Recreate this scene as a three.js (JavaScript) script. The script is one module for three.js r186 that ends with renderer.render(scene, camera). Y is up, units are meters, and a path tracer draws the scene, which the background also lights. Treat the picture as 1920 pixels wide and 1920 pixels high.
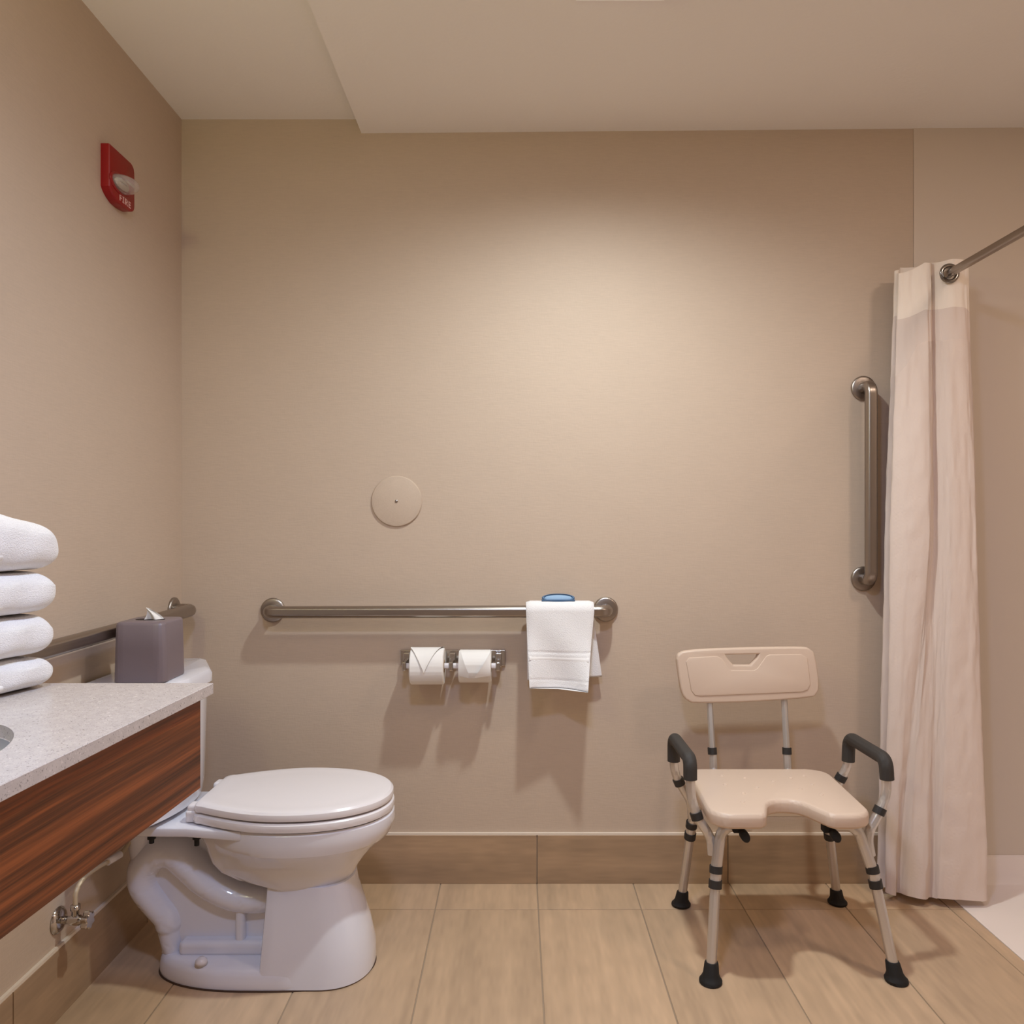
import * as THREE from 'three';
import { RoundedBoxGeometry } from 'three/addons/geometries/RoundedBoxGeometry.js';
import { mergeGeometries, mergeVertices, toCreasedNormals } from 'three/addons/utils/BufferGeometryUtils.js';
import { RectAreaLightUniformsLib } from 'three/addons/lights/RectAreaLightUniformsLib.js';
import { FontLoader } from 'three/addons/loaders/FontLoader.js';
import { TextGeometry } from 'three/addons/geometries/TextGeometry.js';

// ------------------------------------------------------------------ camera, lights, exposure
RectAreaLightUniformsLib.init();
const scene = new THREE.Scene();
scene.background = new THREE.Color(0x000000);
const camera = new THREE.PerspectiveCamera(65.56, 1, 0.05, 20);
camera.position.set(0, 1.163, 0);
camera.rotation.set(0, 0, 0);
camera.setViewOffset(1920, 1920, -10, -15, 1920, 1920);
const renderer = new THREE.WebGLRenderer({ antialias: true });
renderer.toneMapping = THREE.LinearToneMapping;
renderer.toneMappingExposure = 1.0;
renderer.shadowMap.enabled = true;

// the recessed lamp of the ceiling fan, the lamp over the vanity mirror, the ceiling lamp in front of the vanity and the small lamp over the shower
const FAN = { x: 0.243, z: -1.775, y: 2.385, intensity: 7.4, color: [0.95, 1.04, 1.05] };
const VAN = { x: -0.96, zs: [-0.95, -0.65, -0.35], y: 2.03, r: 0.055, intensity: 0.24, color: [1, 0.98, 0.5] };
const DOWN = { x: -0.1, z: -0.5, y: 2.384, size: 0.20, intensity: 116, color: [0.64, 0.83, 1.38] };
const SHOWER = { x: 1.62, z: -1.08, y: 2.404, size: 0.20, intensity: 86, color: [1, 0.80, 0.66] };
function areaLight(w, h, color, intensity, pos, target) {
  const l = new THREE.RectAreaLight(new THREE.Color().setRGB(...color), intensity, w, h);
  l.position.set(...pos); l.lookAt(...target); l.name = 'lamp_light'; l.castShadow = true;
  scene.add(l); return l;
}
const fanLamp = new THREE.SpotLight(new THREE.Color().setRGB(...FAN.color), FAN.intensity, 0, 1.42, 1, 2);
fanLamp.position.set(FAN.x, FAN.y - 0.004, FAN.z); fanLamp.target.position.set(FAN.x, 0, FAN.z); fanLamp.name = 'fan_lamp';
fanLamp.castShadow = true; fanLamp.shadow.radius = 2.2; scene.add(fanLamp, fanLamp.target);
for (const z of VAN.zs) {
  const l = new THREE.PointLight(new THREE.Color().setRGB(...VAN.color), VAN.intensity, 0, 2);
  l.position.set(VAN.x, VAN.y, z); l.name = 'globe_light'; l.castShadow = true; l.shadow.radius = 2.5; scene.add(l);
}
areaLight(DOWN.size, DOWN.size, DOWN.color, DOWN.intensity, [DOWN.x, DOWN.y - 0.002, DOWN.z], [DOWN.x, 0, DOWN.z]);

areaLight(SHOWER.size, SHOWER.size, SHOWER.color, SHOWER.intensity, [SHOWER.x, SHOWER.y - 0.002, SHOWER.z], [SHOWER.x, 0, SHOWER.z]);

// ------------------------------------------------------------------ room constants (metres)
const BACK = -2.55, LEFT = -1.077, RIGHT = 2.25, FRONT = 0.95, CEIL = 2.448, SOFF = 2.403;
const V3 = (x, y, z) => new THREE.Vector3(x, y, z);

// ------------------------------------------------------------------ noise and textures
function rng(seed) { let s = seed >>> 0; return () => { s = (s + 0x6D2B79F5) >>> 0; let t = s; t = Math.imul(t ^ (t >>> 15), t | 1); t ^= t + Math.imul(t ^ (t >>> 7), t | 61); return ((t ^ (t >>> 14)) >>> 0) / 4294967296; }; }
function hash2(i, j, s) { let h = Math.imul(i, 374761393) ^ Math.imul(j, 668265263) ^ Math.imul(s + 11, 2246822519); h = Math.imul(h ^ (h >>> 13), 1274126177); return ((h ^ (h >>> 16)) >>> 0) / 4294967296; }
function vnoise(x, y, px, py, s) {          // value noise that tiles after px, py cells
  const i = Math.floor(x), j = Math.floor(y), f = x - i, g = y - j, u = f * f * (3 - 2 * f), v = g * g * (3 - 2 * g);
  const w = (a, n) => ((a % n) + n) % n;
  const a = hash2(w(i, px), w(j, py), s), b = hash2(w(i + 1, px), w(j, py), s), c = hash2(w(i, px), w(j + 1, py), s), d = hash2(w(i + 1, px), w(j + 1, py), s);
  return (a * (1 - u) + b * u) * (1 - v) + (c * (1 - u) + d * u) * v;
}
function tex(w, h, fn, srgb = true) {       // fn(u, v) -> [r, g, b] 0..255
  const d = new Uint8Array(w * h * 4);
  for (let y = 0; y < h; y++) for (let x = 0; x < w; x++) {
    const c = fn(x / w, y / h), k = (y * w + x) * 4;
    for (let n = 0; n < 3; n++) d[k + n] = Math.max(0, Math.min(255, c[n])); d[k + 3] = 255;
  }
  const t = new THREE.DataTexture(d, w, h); t.wrapS = t.wrapT = THREE.RepeatWrapping;
  t.magFilter = THREE.LinearFilter; t.minFilter = THREE.LinearMipmapLinearFilter; t.generateMipmaps = true;
  if (srgb) t.colorSpace = THREE.SRGBColorSpace; t.needsUpdate = true; return t;
}
const rep = (t, sx, sy) => { t.repeat.set(1 / sx, 1 / sy); return t; };   // uv are in metres: one tile covers sx by sy
const gray = (v) => [v, v, v];

// vinyl wall covering: fine horizontal linen threads
const wallTex = rep(tex(512, 512, (u, v) => {
  const n = vnoise(u * 24, v * 256, 24, 256, 1) * 0.55 + vnoise(u * 256, v * 40, 256, 40, 2) * 0.2 + vnoise(u * 6, v * 6, 6, 6, 3) * 0.25;
  const k = 0.982 + n * 0.036; return [201 * k, 180 * k, 160 * k];
}), 0.5, 0.5);
const wallBump = rep(tex(512, 512, (u, v) => gray(255 * (vnoise(u * 30, v * 256, 30, 256, 4) * 0.6 + vnoise(u * 256, v * 60, 256, 60, 5) * 0.4)), false), 0.5, 0.5);
const paintBump = rep(tex(256, 256, (u, v) => gray(255 * (vnoise(u * 64, v * 64, 64, 64, 6) * 0.6 + vnoise(u * 20, v * 20, 20, 20, 7) * 0.4)), false), 0.4, 0.4);
// porcelain tile with a washed wood print running along v
function tileColor(u, v, s) {
  const g1 = vnoise(u * 90, v * 3, 90, 3, s) , g2 = vnoise(u * 22, v * 2, 22, 2, s + 1), g3 = vnoise(u * 6, v * 4, 6, 4, s + 2), g4 = vnoise(u * 160, v * 60, 160, 60, s + 3), g5 = vnoise(u * 14, v * 26, 14, 26, s + 5);
  const g6 = vnoise(u * 60, v * 48, 60, 48, s + 7);
  const n = g1 * 0.20 + g2 * 0.24 + g3 * 0.18 + g4 * 0.14 + g5 * 0.12 + g6 * 0.12;
  const k = 0.825 + n * 0.34; return [192 * k, 162 * k, 131 * k];
}
const tileTex = rep(tex(1024, 1024, (u, v) => tileColor(u, v, 21)), 1.24, 2.48);
const tileTex2 = rep(tex(1024, 1024, (u, v) => { const c = tileColor(v, u, 41); return [c[0] * 0.89, c[1] * 0.875, c[2] * 0.86]; }), 2.48, 0.9);
const tileBump = rep(tex(512, 512, (u, v) => gray(255 * (vnoise(u * 120, v * 12, 120, 12, 51) * 0.7 + vnoise(u * 80, v * 80, 80, 80, 52) * 0.3)), false), 0.62, 1.24);
// walnut laminate, grain along u
const woodTex = rep(tex(1024, 1024, (u, v) => {
  const warp = vnoise(u * 3, v * 4, 3, 4, 61) * 0.05 + vnoise(u * 7, v * 9, 7, 9, 62) * 0.012;
  const r = vnoise(u * 1, (v + warp) * 34, 1, 34, 63) * 0.30 + vnoise(u * 2, (v + warp) * 90, 2, 90, 64) * 0.36 + vnoise(u * 14, v * 330, 14, 330, 65) * 0.22 + vnoise(u * 3, v * 6, 3, 6, 66) * 0.12;
  const k = Math.min(1, Math.max(0, (r - 0.25) / 0.5));
  return [64 + 80 * k, 31 + 47 * k, 12 + 27 * k];
}), 1.0, 0.40);
// quartz with small grey specks
const quartzTex = rep(tex(1024, 1024, (u, v) => {
  let k = 222 + 12 * (vnoise(u * 40, v * 40, 40, 40, 71) - 0.5);
  const a = vnoise(u * 210, v * 210, 210, 210, 72), b = vnoise(u * 330, v * 330, 330, 330, 73), c = vnoise(u * 150, v * 150, 150, 150, 74);
  if (a > 0.86) k -= 70 * (a - 0.86) / 0.14 + 18; if (b > 0.88) k -= 34; if (c > 0.88) k += 24;
  return [k * 0.895, k * 0.85, k * 0.83];
}), 0.4, 0.4);
const terryBump = rep(tex(512, 512, (u, v) => gray(255 * (vnoise(u * 128, v * 128, 128, 128, 81) * 0.6 + vnoise(u * 230, v * 230, 230, 230, 82) * 0.4)), false), 0.16, 0.16);
const clothBump = rep(tex(512, 512, (u, v) => gray(255 * (0.5 + 0.25 * Math.sin(u * 2 * Math.PI * 64) * Math.sin(v * 2 * Math.PI * 64) + 0.5 * (vnoise(u * 20, v * 20, 20, 20, 83) - 0.5))), false), 0.12, 0.12);
const brushBump = rep(tex(256, 256, (u, v) => gray(255 * vnoise(u * 128, v * 128, 128, 128, 84)), false), 0.1, 0.1);

// ------------------------------------------------------------------ materials
const std = (color, roughness, o = {}) => new THREE.MeshStandardMaterial({ color, roughness, ...o });
const phy = (color, roughness, o = {}) => new THREE.MeshPhysicalMaterial({ color, roughness, side: THREE.DoubleSide, ...o });
const M = {
  wall: std(0xffffff, 0.62, { map: wallTex, bumpMap: wallBump, bumpScale: 0.00022 }),
  ceiling: std(0xf5efe9, 0.85, { bumpMap: paintBump, bumpScale: 0.0004 }),
  surround: std(0xd6c6b6, 0.35),
  plain: std(0xcdbfae, 0.7),
  tile: std(0xffffff, 0.42, { map: tileTex, bumpMap: tileBump, bumpScale: 0.0003 }),
  baseTile: std(0xffffff, 0.45, { map: tileTex2 }),
  grout: std(0x9f8a73, 0.9),
  caulk: std(0xe6d6c4, 0.6),
  ceramic: phy(0xe6e4ea, 0.10, { clearcoat: 0.5, clearcoatRoughness: 0.05, side: THREE.FrontSide }),
  seat: phy(0xe9e2e2, 0.22, { side: THREE.FrontSide }),
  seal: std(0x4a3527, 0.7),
  black: std(0x0b0908, 0.6),
  steel: std(0xa39a92, 0.30, { metalness: 1, bumpMap: brushBump, bumpScale: 0.00005 }),
  chrome: std(0xc4bfba, 0.10, { metalness: 1 }),
  darkChrome: std(0x8a8580, 0.16, { metalness: 1 }),
  aluminium: std(0xd4cfca, 0.34, { metalness: 0.75 }),
  plastic: phy(0xd7bfab, 0.42, { side: THREE.FrontSide }),
  foam: std(0x38332f, 0.72),
  rubber: std(0x14110f, 0.75),
  collar: std(0x2b2826, 0.55),
  wood: std(0xffffff, 0.42, { map: woodTex }),
  quartz: std(0xffffff, 0.22, { map: quartzTex }),
  basin: phy(0xc9c9c9, 0.12),
  terry: std(0xefebea, 0.95, { bumpMap: terryBump, bumpScale: 0.0010 }),
  terryFlat: std(0xf6f2f0, 0.85, { bumpMap: clothBump, bumpScale: 0.0003 }),
  paper: std(0xf0ebe6, 0.9, { side: THREE.DoubleSide }),
  blue: std(0x4c6a8a, 0.5), blueLight: std(0x86a6c6, 0.5),
  box: std(0x7d6f73, 0.36),
  hole: std(0x2a1f1b, 0.8),
  curtain: phy(0xf2dfd2, 0.85, { bumpMap: clothBump, bumpScale: 0.0006, transmission: 0.12, thickness: 0, sheen: 0.3 }),
  header: phy(0xf6e7d8, 0.85, { bumpMap: clothBump, bumpScale: 0.0003 }),
  sheer: phy(0xead8cc, 0.85, { transmission: 0.12, thickness: 0 }),
  red: std(0x92040a, 0.34),
  redText: std(0xe2b4ae, 0.6),
  lens: phy(0xf6f2ee, 0.08, { transmission: 0.75, thickness: 0, side: THREE.FrontSide }),
  fanWhite: std(0xf1ece4, 0.5),
  pan: std(0xf2e4da, 0.4),
  hose: std(0xcbb899, 0.45, { metalness: 0.4 }),
  mirror: std(0xf0f0f0, 0.02, { metalness: 1 }),
  glow: std(0xffffff, 0.6, { emissive: new THREE.Color().setRGB(1, 0.92, 0.8), emissiveIntensity: 1.2 }),
  glowCool: std(0xffffff, 0.6, { emissive: new THREE.Color().setRGB(0.95, 0.97, 1), emissiveIntensity: 1.2 }),
  door: std(0xd9d2c8, 0.55),
};

// ------------------------------------------------------------------ helpers
const used = new Map();
function numbered(n) { const c = used.get(n) ?? 0; used.set(n, c + 1); return c ? `${n}_${String(c).padStart(3, '0')}` : n; }
function mesh(name, g, m, parent) {
  const o = new THREE.Mesh(Array.isArray(g) ? mergeGeometries(g.map(clean)) : g, m);
  o.castShadow = o.receiveShadow = true;
  o.name = parent === scene || !parent ? numbered(name) : name;
  if (parent && parent !== scene) { const same = parent.children.filter((c) => c.name.replace(/_\d{3}$/, '') === name).length; if (same) o.name = `${name}_${String(same).padStart(3, '0')}`; }
  (parent ?? scene).add(o); return o;
}
function clean(g) { g = g.index ? g.toNonIndexed() : g; for (const k of Object.keys(g.attributes)) if (!['position', 'normal', 'uv'].includes(k)) g.deleteAttribute(k); if (!g.attributes.normal) g.computeVertexNormals(); if (!g.attributes.uv) metreUV(g); return g; }
function thing(name, label, category, pos = [0, 0, 0], group) {
  const o = new THREE.Group(); o.name = numbered(name); o.position.set(...pos); scene.add(o);
  o.userData = { label, category }; if (group) o.userData.group = group; return o;
}
function structure(name) { const o = new THREE.Group(); o.name = name; o.userData.kind = 'structure'; scene.add(o); return o; }
const struct = (o) => { o.userData.kind = 'structure'; return o; };
function metreUV(g, du = 0, dv = 0) {      // uv in metres from the dominant axis of each vertex's normal
  if (!g.attributes.normal) g.computeVertexNormals();
  const p = g.attributes.position, n = g.attributes.normal, uv = new Float32Array(p.count * 2);
  for (let i = 0; i < p.count; i++) {
    const ax = Math.abs(n.getX(i)), ay = Math.abs(n.getY(i)), az = Math.abs(n.getZ(i));
    let u, v;
    if (ay >= ax && ay >= az) { u = p.getX(i); v = p.getZ(i); } else if (ax >= az) { u = p.getZ(i); v = p.getY(i); } else { u = p.getX(i); v = p.getY(i); }
    uv[i * 2] = u + du; uv[i * 2 + 1] = v + dv;
  }
  g.setAttribute('uv', new THREE.BufferAttribute(uv, 2)); return g;
}
const box = (x0, x1, y0, y1, z0, z1) => metreUV(new THREE.BoxGeometry(x1 - x0, y1 - y0, z1 - z0).translate((x0 + x1) / 2, (y0 + y1) / 2, (z0 + z1) / 2));
const rbox = (x0, x1, y0, y1, z0, z1, r = 0.003, s = 3) => metreUV(new RoundedBoxGeometry(x1 - x0, y1 - y0, z1 - z0, s, r).translate((x0 + x1) / 2, (y0 + y1) / 2, (z0 + z1) / 2));
// grid surface of points[row][col]
function gridGeo(rows, closedU = false, caps = [false, false], creaseAngle) {
  const R = rows.length, C = rows[0].length, pos = [], idx = [];
  for (const r of rows) for (const p of r) pos.push(p.x, p.y, p.z);
  const cc = closedU ? C : C - 1;
  for (let i = 0; i < R - 1; i++) for (let j = 0; j < cc; j++) { const a = i * C + j, b = i * C + (j + 1) % C, c = a + C, d = b + C; idx.push(a, b, d, a, d, c); }
  const cap = (row, flip) => { const q = row.reduce((s, p) => s.add(p), V3(0, 0, 0)).multiplyScalar(1 / C), k = pos.length / 3; pos.push(q.x, q.y, q.z); const base = rows.indexOf(row) * C; for (let j = 0; j < C; j++) { const a = base + j, b = base + (j + 1) % C; flip ? idx.push(k, a, b) : idx.push(k, b, a); } };
  if (caps[0]) cap(rows[0], false); if (caps[1]) cap(rows[R - 1], true);
  let g = new THREE.BufferGeometry(); g.setAttribute('position', new THREE.Float32BufferAttribute(pos, 3)); g.setIndex(idx);
  g.computeVertexNormals(); if (creaseAngle) { g = toCreasedNormals(g, creaseAngle); }
  return metreUV(g);
}
const flipGeo = (g) => { if (g.index) { const a = g.index.array; for (let i = 0; i < a.length; i += 3) { const t = a[i]; a[i] = a[i + 1]; a[i + 1] = t; } } g.computeVertexNormals(); return g; };
// tube along a smooth path; radius is a number or fn(t) -> [ra, rb]
function sweep(points, radius, segs = 40, sides = 16, caps = true, tension = 0.5) {
  const curve = new THREE.CatmullRomCurve3(points.map((p) => Array.isArray(p) ? V3(...p) : p), false, 'catmullrom', tension);
  const fr = curve.computeFrenetFrames(segs, false), rows = [];
  for (let i = 0; i <= segs; i++) {
    const t = i / segs, c = curve.getPointAt(t), r = typeof radius === 'function' ? radius(t) : radius, row = [];
    for (let k = 0; k < sides; k++) { const a = k / sides * Math.PI * 2; row.push(c.clone().addScaledVector(fr.normals[i], -Math.cos(a) * r).addScaledVector(fr.binormals[i], Math.sin(a) * r)); }
    rows.push(row);
  }
  return gridGeo(rows, true, [caps, caps], caps ? 0.9 : undefined);
}
// polyline with rounded corners -> dense points
function rounded(points, r, n = 8) {
  const P = points.map((p) => V3(...p)), out = [P[0]];
  for (let i = 1; i < P.length - 1; i++) {
    const a = P[i - 1].clone().sub(P[i]), b = P[i + 1].clone().sub(P[i]), d = Math.min(r, a.length() * 0.49, b.length() * 0.49);
    const A = P[i].clone().addScaledVector(a.normalize(), d), B = P[i].clone().addScaledVector(b.normalize(), d);
    for (let k = 0; k <= n; k++) { const t = k / n; out.push(A.clone().multiplyScalar((1 - t) ** 2).addScaledVector(P[i], 2 * t * (1 - t)).addScaledVector(B, t * t)); }
  }
  out.push(P[P.length - 1]); return out;
}
function pipe(points, r, bend = 0.05, sides = 18, caps = true) {   // straight runs and rounded bends
  const pts = rounded(points, bend), rows = [];
  let N = null;
  for (let i = 0; i < pts.length; i++) {
    const T = (i === 0 ? pts[1].clone().sub(pts[0]) : i === pts.length - 1 ? pts[i].clone().sub(pts[i - 1]) : pts[i + 1].clone().sub(pts[i - 1])).normalize();
    if (!N) { N = V3(0, 1, 0); if (Math.abs(T.y) > 0.8) N.set(1, 0, 0); }
    N.addScaledVector(T, -N.dot(T)).normalize(); const B = T.clone().cross(N), row = [];
    for (let k = 0; k < sides; k++) { const a = k / sides * Math.PI * 2; row.push(pts[i].clone().addScaledVector(N, Math.cos(a) * r).addScaledVector(B, Math.sin(a) * r)); }
    rows.push(row);
  }
  return gridGeo(rows, true, [caps, caps], 0.9);
}
const rod = (a, b, r, sides = 18) => pipe([a, b], r, 0.01, sides);
function lathe(pts, pos, axis = 'y', sides = 40) {
  const g = new THREE.LatheGeometry(pts.map(([x, y]) => new THREE.Vector2(x, y)), sides);
  if (axis === 'z') g.rotateX(Math.PI / 2); if (axis === 'x') g.rotateZ(-Math.PI / 2);
  return g.translate(...pos);
}
function band(p, q, r, h, sides = 20) {    // short collar from p towards q
  const P = V3(...p), D = V3(...q).sub(P).normalize(), E = P.clone().addScaledVector(D, h);
  return rod(P.toArray(), E.toArray(), r, sides);
}
const lerp3 = (a, b, t) => a.map((v, i) => v + (b[i] - v) * t);

// ================================================================== ROOM
{
  const wb = structure('wall_back');
  mesh('wall_covering', box(LEFT - 0.1, 1.27, 0, CEIL + 0.1, BACK - 0.1, BACK), M.wall, wb);
  mesh('surround_panel', box(1.2702, RIGHT + 0.1, 0, CEIL + 0.1, BACK - 0.1, BACK + 0.003), M.surround, wb);
  const wl = struct(mesh('wall_left', box(LEFT - 0.1, LEFT, 0, CEIL + 0.1, BACK, FRONT + 0.1), M.wall, scene));
  struct(mesh('wall_right', box(RIGHT, RIGHT + 0.1, 0, CEIL + 0.1, BACK, FRONT + 0.1), M.surround, scene));
  const wf = structure('wall_front');
  mesh('wall_covering', box(LEFT, RIGHT, 0, CEIL + 0.1, FRONT, FRONT + 0.1), M.plain, wf);
  // ceiling: higher on the left, a lowered soffit over the rest
  const ce = structure('ceiling');
  mesh('ceiling_panel', box(LEFT, RIGHT, CEIL, CEIL + 0.1, BACK, FRONT), M.ceiling, ce);
  const s = new THREE.Shape(); s.moveTo(-0.5, SOFF); s.lineTo(1.27, 2.418); s.lineTo(RIGHT, 2.424); s.lineTo(RIGHT, CEIL); s.lineTo(-0.5, CEIL); s.closePath();
  mesh('soffit', metreUV(new THREE.ExtrudeGeometry(s, { depth: FRONT - BACK, bevelEnabled: false }).translate(0, 0, BACK)), M.ceiling, ce);
  // floor: grout bed and large tiles with a wood print
  const fl = structure('floor');
  mesh('grout_bed', box(LEFT - 0.1, RIGHT, -0.12, -0.002, BACK, FRONT), M.grout, fl);
  const J = [-1.170, -0.8615, -0.5535, -0.2455, 0.0625, 0.3705, 0.6785, 0.9865, 1.2945, 1.335], Z = [BACK + 0.001, -2.375, -1.765, -1.155, -0.545, 0.065, 0.675, FRONT];
  const r = rng(5), g = 0.0016;
  for (let i = 0; i < J.length - 1; i++) for (let k = 0; k < Z.length - 1; k++) {
    const x0 = Math.max(J[i] + g, LEFT), x1 = J[i + 1] - (i === J.length - 2 ? 0 : g), z0 = Z[k] + (k ? g : 0), z1 = Z[k + 1] - g;
    if (x1 - x0 < 0.004) continue;
    const geo = metreUV(new RoundedBoxGeometry(x1 - x0, 0.01, z1 - z0, 1, 0.0012), r() * 1.2, r() * 2.4).translate((x0 + x1) / 2, -0.005 + (r() - 0.5) * 0.0006, (z0 + z1) / 2);
    mesh('floor_tile', geo, M.tile, fl);
  }
  // tile baseboards with a light bead of caulk on top
  const bb = structure('baseboard_back'), H = 0.155;
  const jb = [LEFT + 0.009, -0.547, 0.063, 0.673, 1.268];
  for (let i = 0; i < 4; i++) mesh('base_tile', metreUV(new RoundedBoxGeometry(jb[i + 1] - jb[i] - 0.003, H, 0.009, 1, 0.001), r() * 2, r() * 0.7).translate((jb[i] + jb[i + 1]) / 2, H / 2, BACK + 0.0045), M.baseTile, bb);
  mesh('grout_line', box(LEFT + 0.009, 1.268, 0.001, H - 0.002, BACK, BACK + 0.005), M.grout, bb);
  mesh('caulk_bead', box(LEFT + 0.009, 1.268, H, H + 0.007, BACK, BACK + 0.008), M.caulk, bb);
  const bl = structure('baseboard_left'), zb = [BACK, -2.295, -1.685, -1.075, -0.465, 0.145, 0.755, FRONT];
  for (let i = 0; i < zb.length - 1; i++) mesh('base_tile', metreUV(new RoundedBoxGeometry(0.009, H + 0.007, zb[i + 1] - zb[i] - 0.003, 1, 0.001), r() * 2, r() * 0.7).translate(LEFT + 0.0045, (H + 0.007) / 2, (zb[i] + zb[i + 1]) / 2), M.baseTile, bl);
  mesh('grout_line', box(LEFT, LEFT + 0.005, 0.001, H + 0.005, BACK, FRONT), M.grout, bl);
  mesh('caulk_bead', box(LEFT, LEFT + 0.008, H + 0.007, H + 0.014, BACK, FRONT), M.caulk, bl);
  // entry door in the wall behind the camera
  const d1 = structure('door_1');
  mesh('door_leaf', rbox(0.1, 1.0, 0.005, 2.04, FRONT - 0.03, FRONT, 0.003), M.door, d1);
  mesh('door_handle', [lathe([[0, 0], [0.026, 0], [0.026, 0.008], [0.01, 0.012], [0.01, 0.05], [0, 0.05]], [0.18, 1.0, FRONT - 0.08], 'z'), rbox(0.17, 0.3, 0.99, 1.01, FRONT - 0.09, FRONT - 0.075, 0.005)], M.steel, d1);
}
// white roll-in shower pan with a coved edge along the walls
{
  const t = thing('shower_pan', 'smooth white roll-in shower pan level with the tiles beyond the curtain', 'shower pan', [0, 0, 0]);
  const prof = [[0.0, 0.09], [0.006, 0.085], [0.012, 0.03], [0.03, 0.008], [0.07, 0.002], [0.3, 0.0005]].map(([d, y]) => [BACK + 0.0035 + d, y]);
  const s = new THREE.Shape(); s.moveTo(BACK + 0.0035, -0.1); prof.forEach(([z, y]) => s.lineTo(z, y)); s.lineTo(-0.6, 0); s.lineTo(-0.6, -0.1); s.closePath();
  const g = new THREE.ExtrudeGeometry(s, { depth: RIGHT - 1.3365, bevelEnabled: false });
  g.rotateY(-Math.PI / 2).translate(RIGHT, 0, 0);
  mesh('pan_floor', metreUV(toCreasedNormals(g, 0.6)), M.pan, t);
  const s2 = new THREE.Shape(); s2.moveTo(0, 0.002); s2.lineTo(0.028, 0.002); s2.lineTo(0.006, 0.02); s2.lineTo(0.004, 0.088); s2.lineTo(0, 0.09); s2.closePath();
  const g2 = new THREE.ExtrudeGeometry(s2, { depth: 1.3365 - 1.2702, bevelEnabled: false }).rotateY(-Math.PI / 2);
  mesh('pan_flange', metreUV(g2.scale(1, 1, 1).translate(1.3365, 0, BACK + 0.003)), M.pan, t);
}

// ================================================================== FIXED LAMPS
{
  const t = thing('ceiling_fan_light', 'square white exhaust fan with lamp set in the lowered ceiling', 'fan light', [FAN.x, 2.409, FAN.z]);
  const f = new THREE.Shape(); f.moveTo(-0.118, -0.118); f.lineTo(0.118, -0.118); f.lineTo(0.118, 0.118); f.lineTo(-0.118, 0.118); f.closePath();
  const h = new THREE.Path(); h.moveTo(-0.108, -0.108); h.lineTo(-0.108, 0.108); h.lineTo(0.108, 0.108); h.lineTo(0.108, -0.108); h.closePath(); f.holes.push(h);
  mesh('grille_frame', metreUV(new THREE.ExtrudeGeometry(f, { depth: 0.008, bevelEnabled: true, bevelSize: 0.001, bevelThickness: 0.001, bevelSegments: 2 }).rotateX(Math.PI / 2).translate(0, 0, 0)), M.fanWhite, t);
  mesh('lamp_diffuser', rbox(-0.107, 0.107, -0.017, 0.001, -0.107, 0.107, 0.004), M.glow, t);
  const v = thing('vanity_lamp', 'chrome bar lamp with three frosted globes on the left wall above the mirror', 'wall lamp', [LEFT, VAN.y, -0.65]);
  mesh('back_plate', rbox(0, 0.025, -0.045, 0.045, -0.42, 0.42, 0.004), M.chrome, v);
  for (const z of VAN.zs) {
    mesh('arm', rod([0.02, 0, z + 0.65], [0.07, 0, z + 0.65], 0.012, 16), M.chrome, v);
    mesh('globe', metreUV(new THREE.SphereGeometry(VAN.r, 32, 20).translate(VAN.x - LEFT, 0, z + 0.65)), M.glowCool, v);
  }
  const e = thing('vanity_ceiling_lamp', 'square white flush ceiling lamp in front of the vanity', 'ceiling lamp', [DOWN.x, 2.4055, DOWN.z]);
  mesh('lamp_body', rbox(-0.12, 0.12, -0.012, 0.0, -0.12, 0.12, 0.003), M.fanWhite, e);
  mesh('lamp_diffuser', rbox(-0.10, 0.10, -0.02, -0.010, -0.10, 0.10, 0.004), M.glow, e);
  const w = thing('shower_ceiling_lamp', 'square white ceiling lamp over the shower', 'ceiling lamp', [SHOWER.x, 2.4202, SHOWER.z]);
  mesh('lamp_body', rbox(-0.12, 0.12, -0.010, 0.0, -0.12, 0.12, 0.003), M.fanWhite, w);
  mesh('lamp_diffuser', rbox(-0.10, 0.10, -0.0165, -0.008, -0.10, 0.10, 0.003), M.glow, w);
  const m = thing('mirror', 'frameless rectangular wall mirror above the vanity', 'mirror', [LEFT, 1.4, -0.6]);
  mesh('mirror_glass', rbox(0, 0.006, -0.42, 0.42, -0.55, 0.55, 0.002), M.mirror, m);
}

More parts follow.
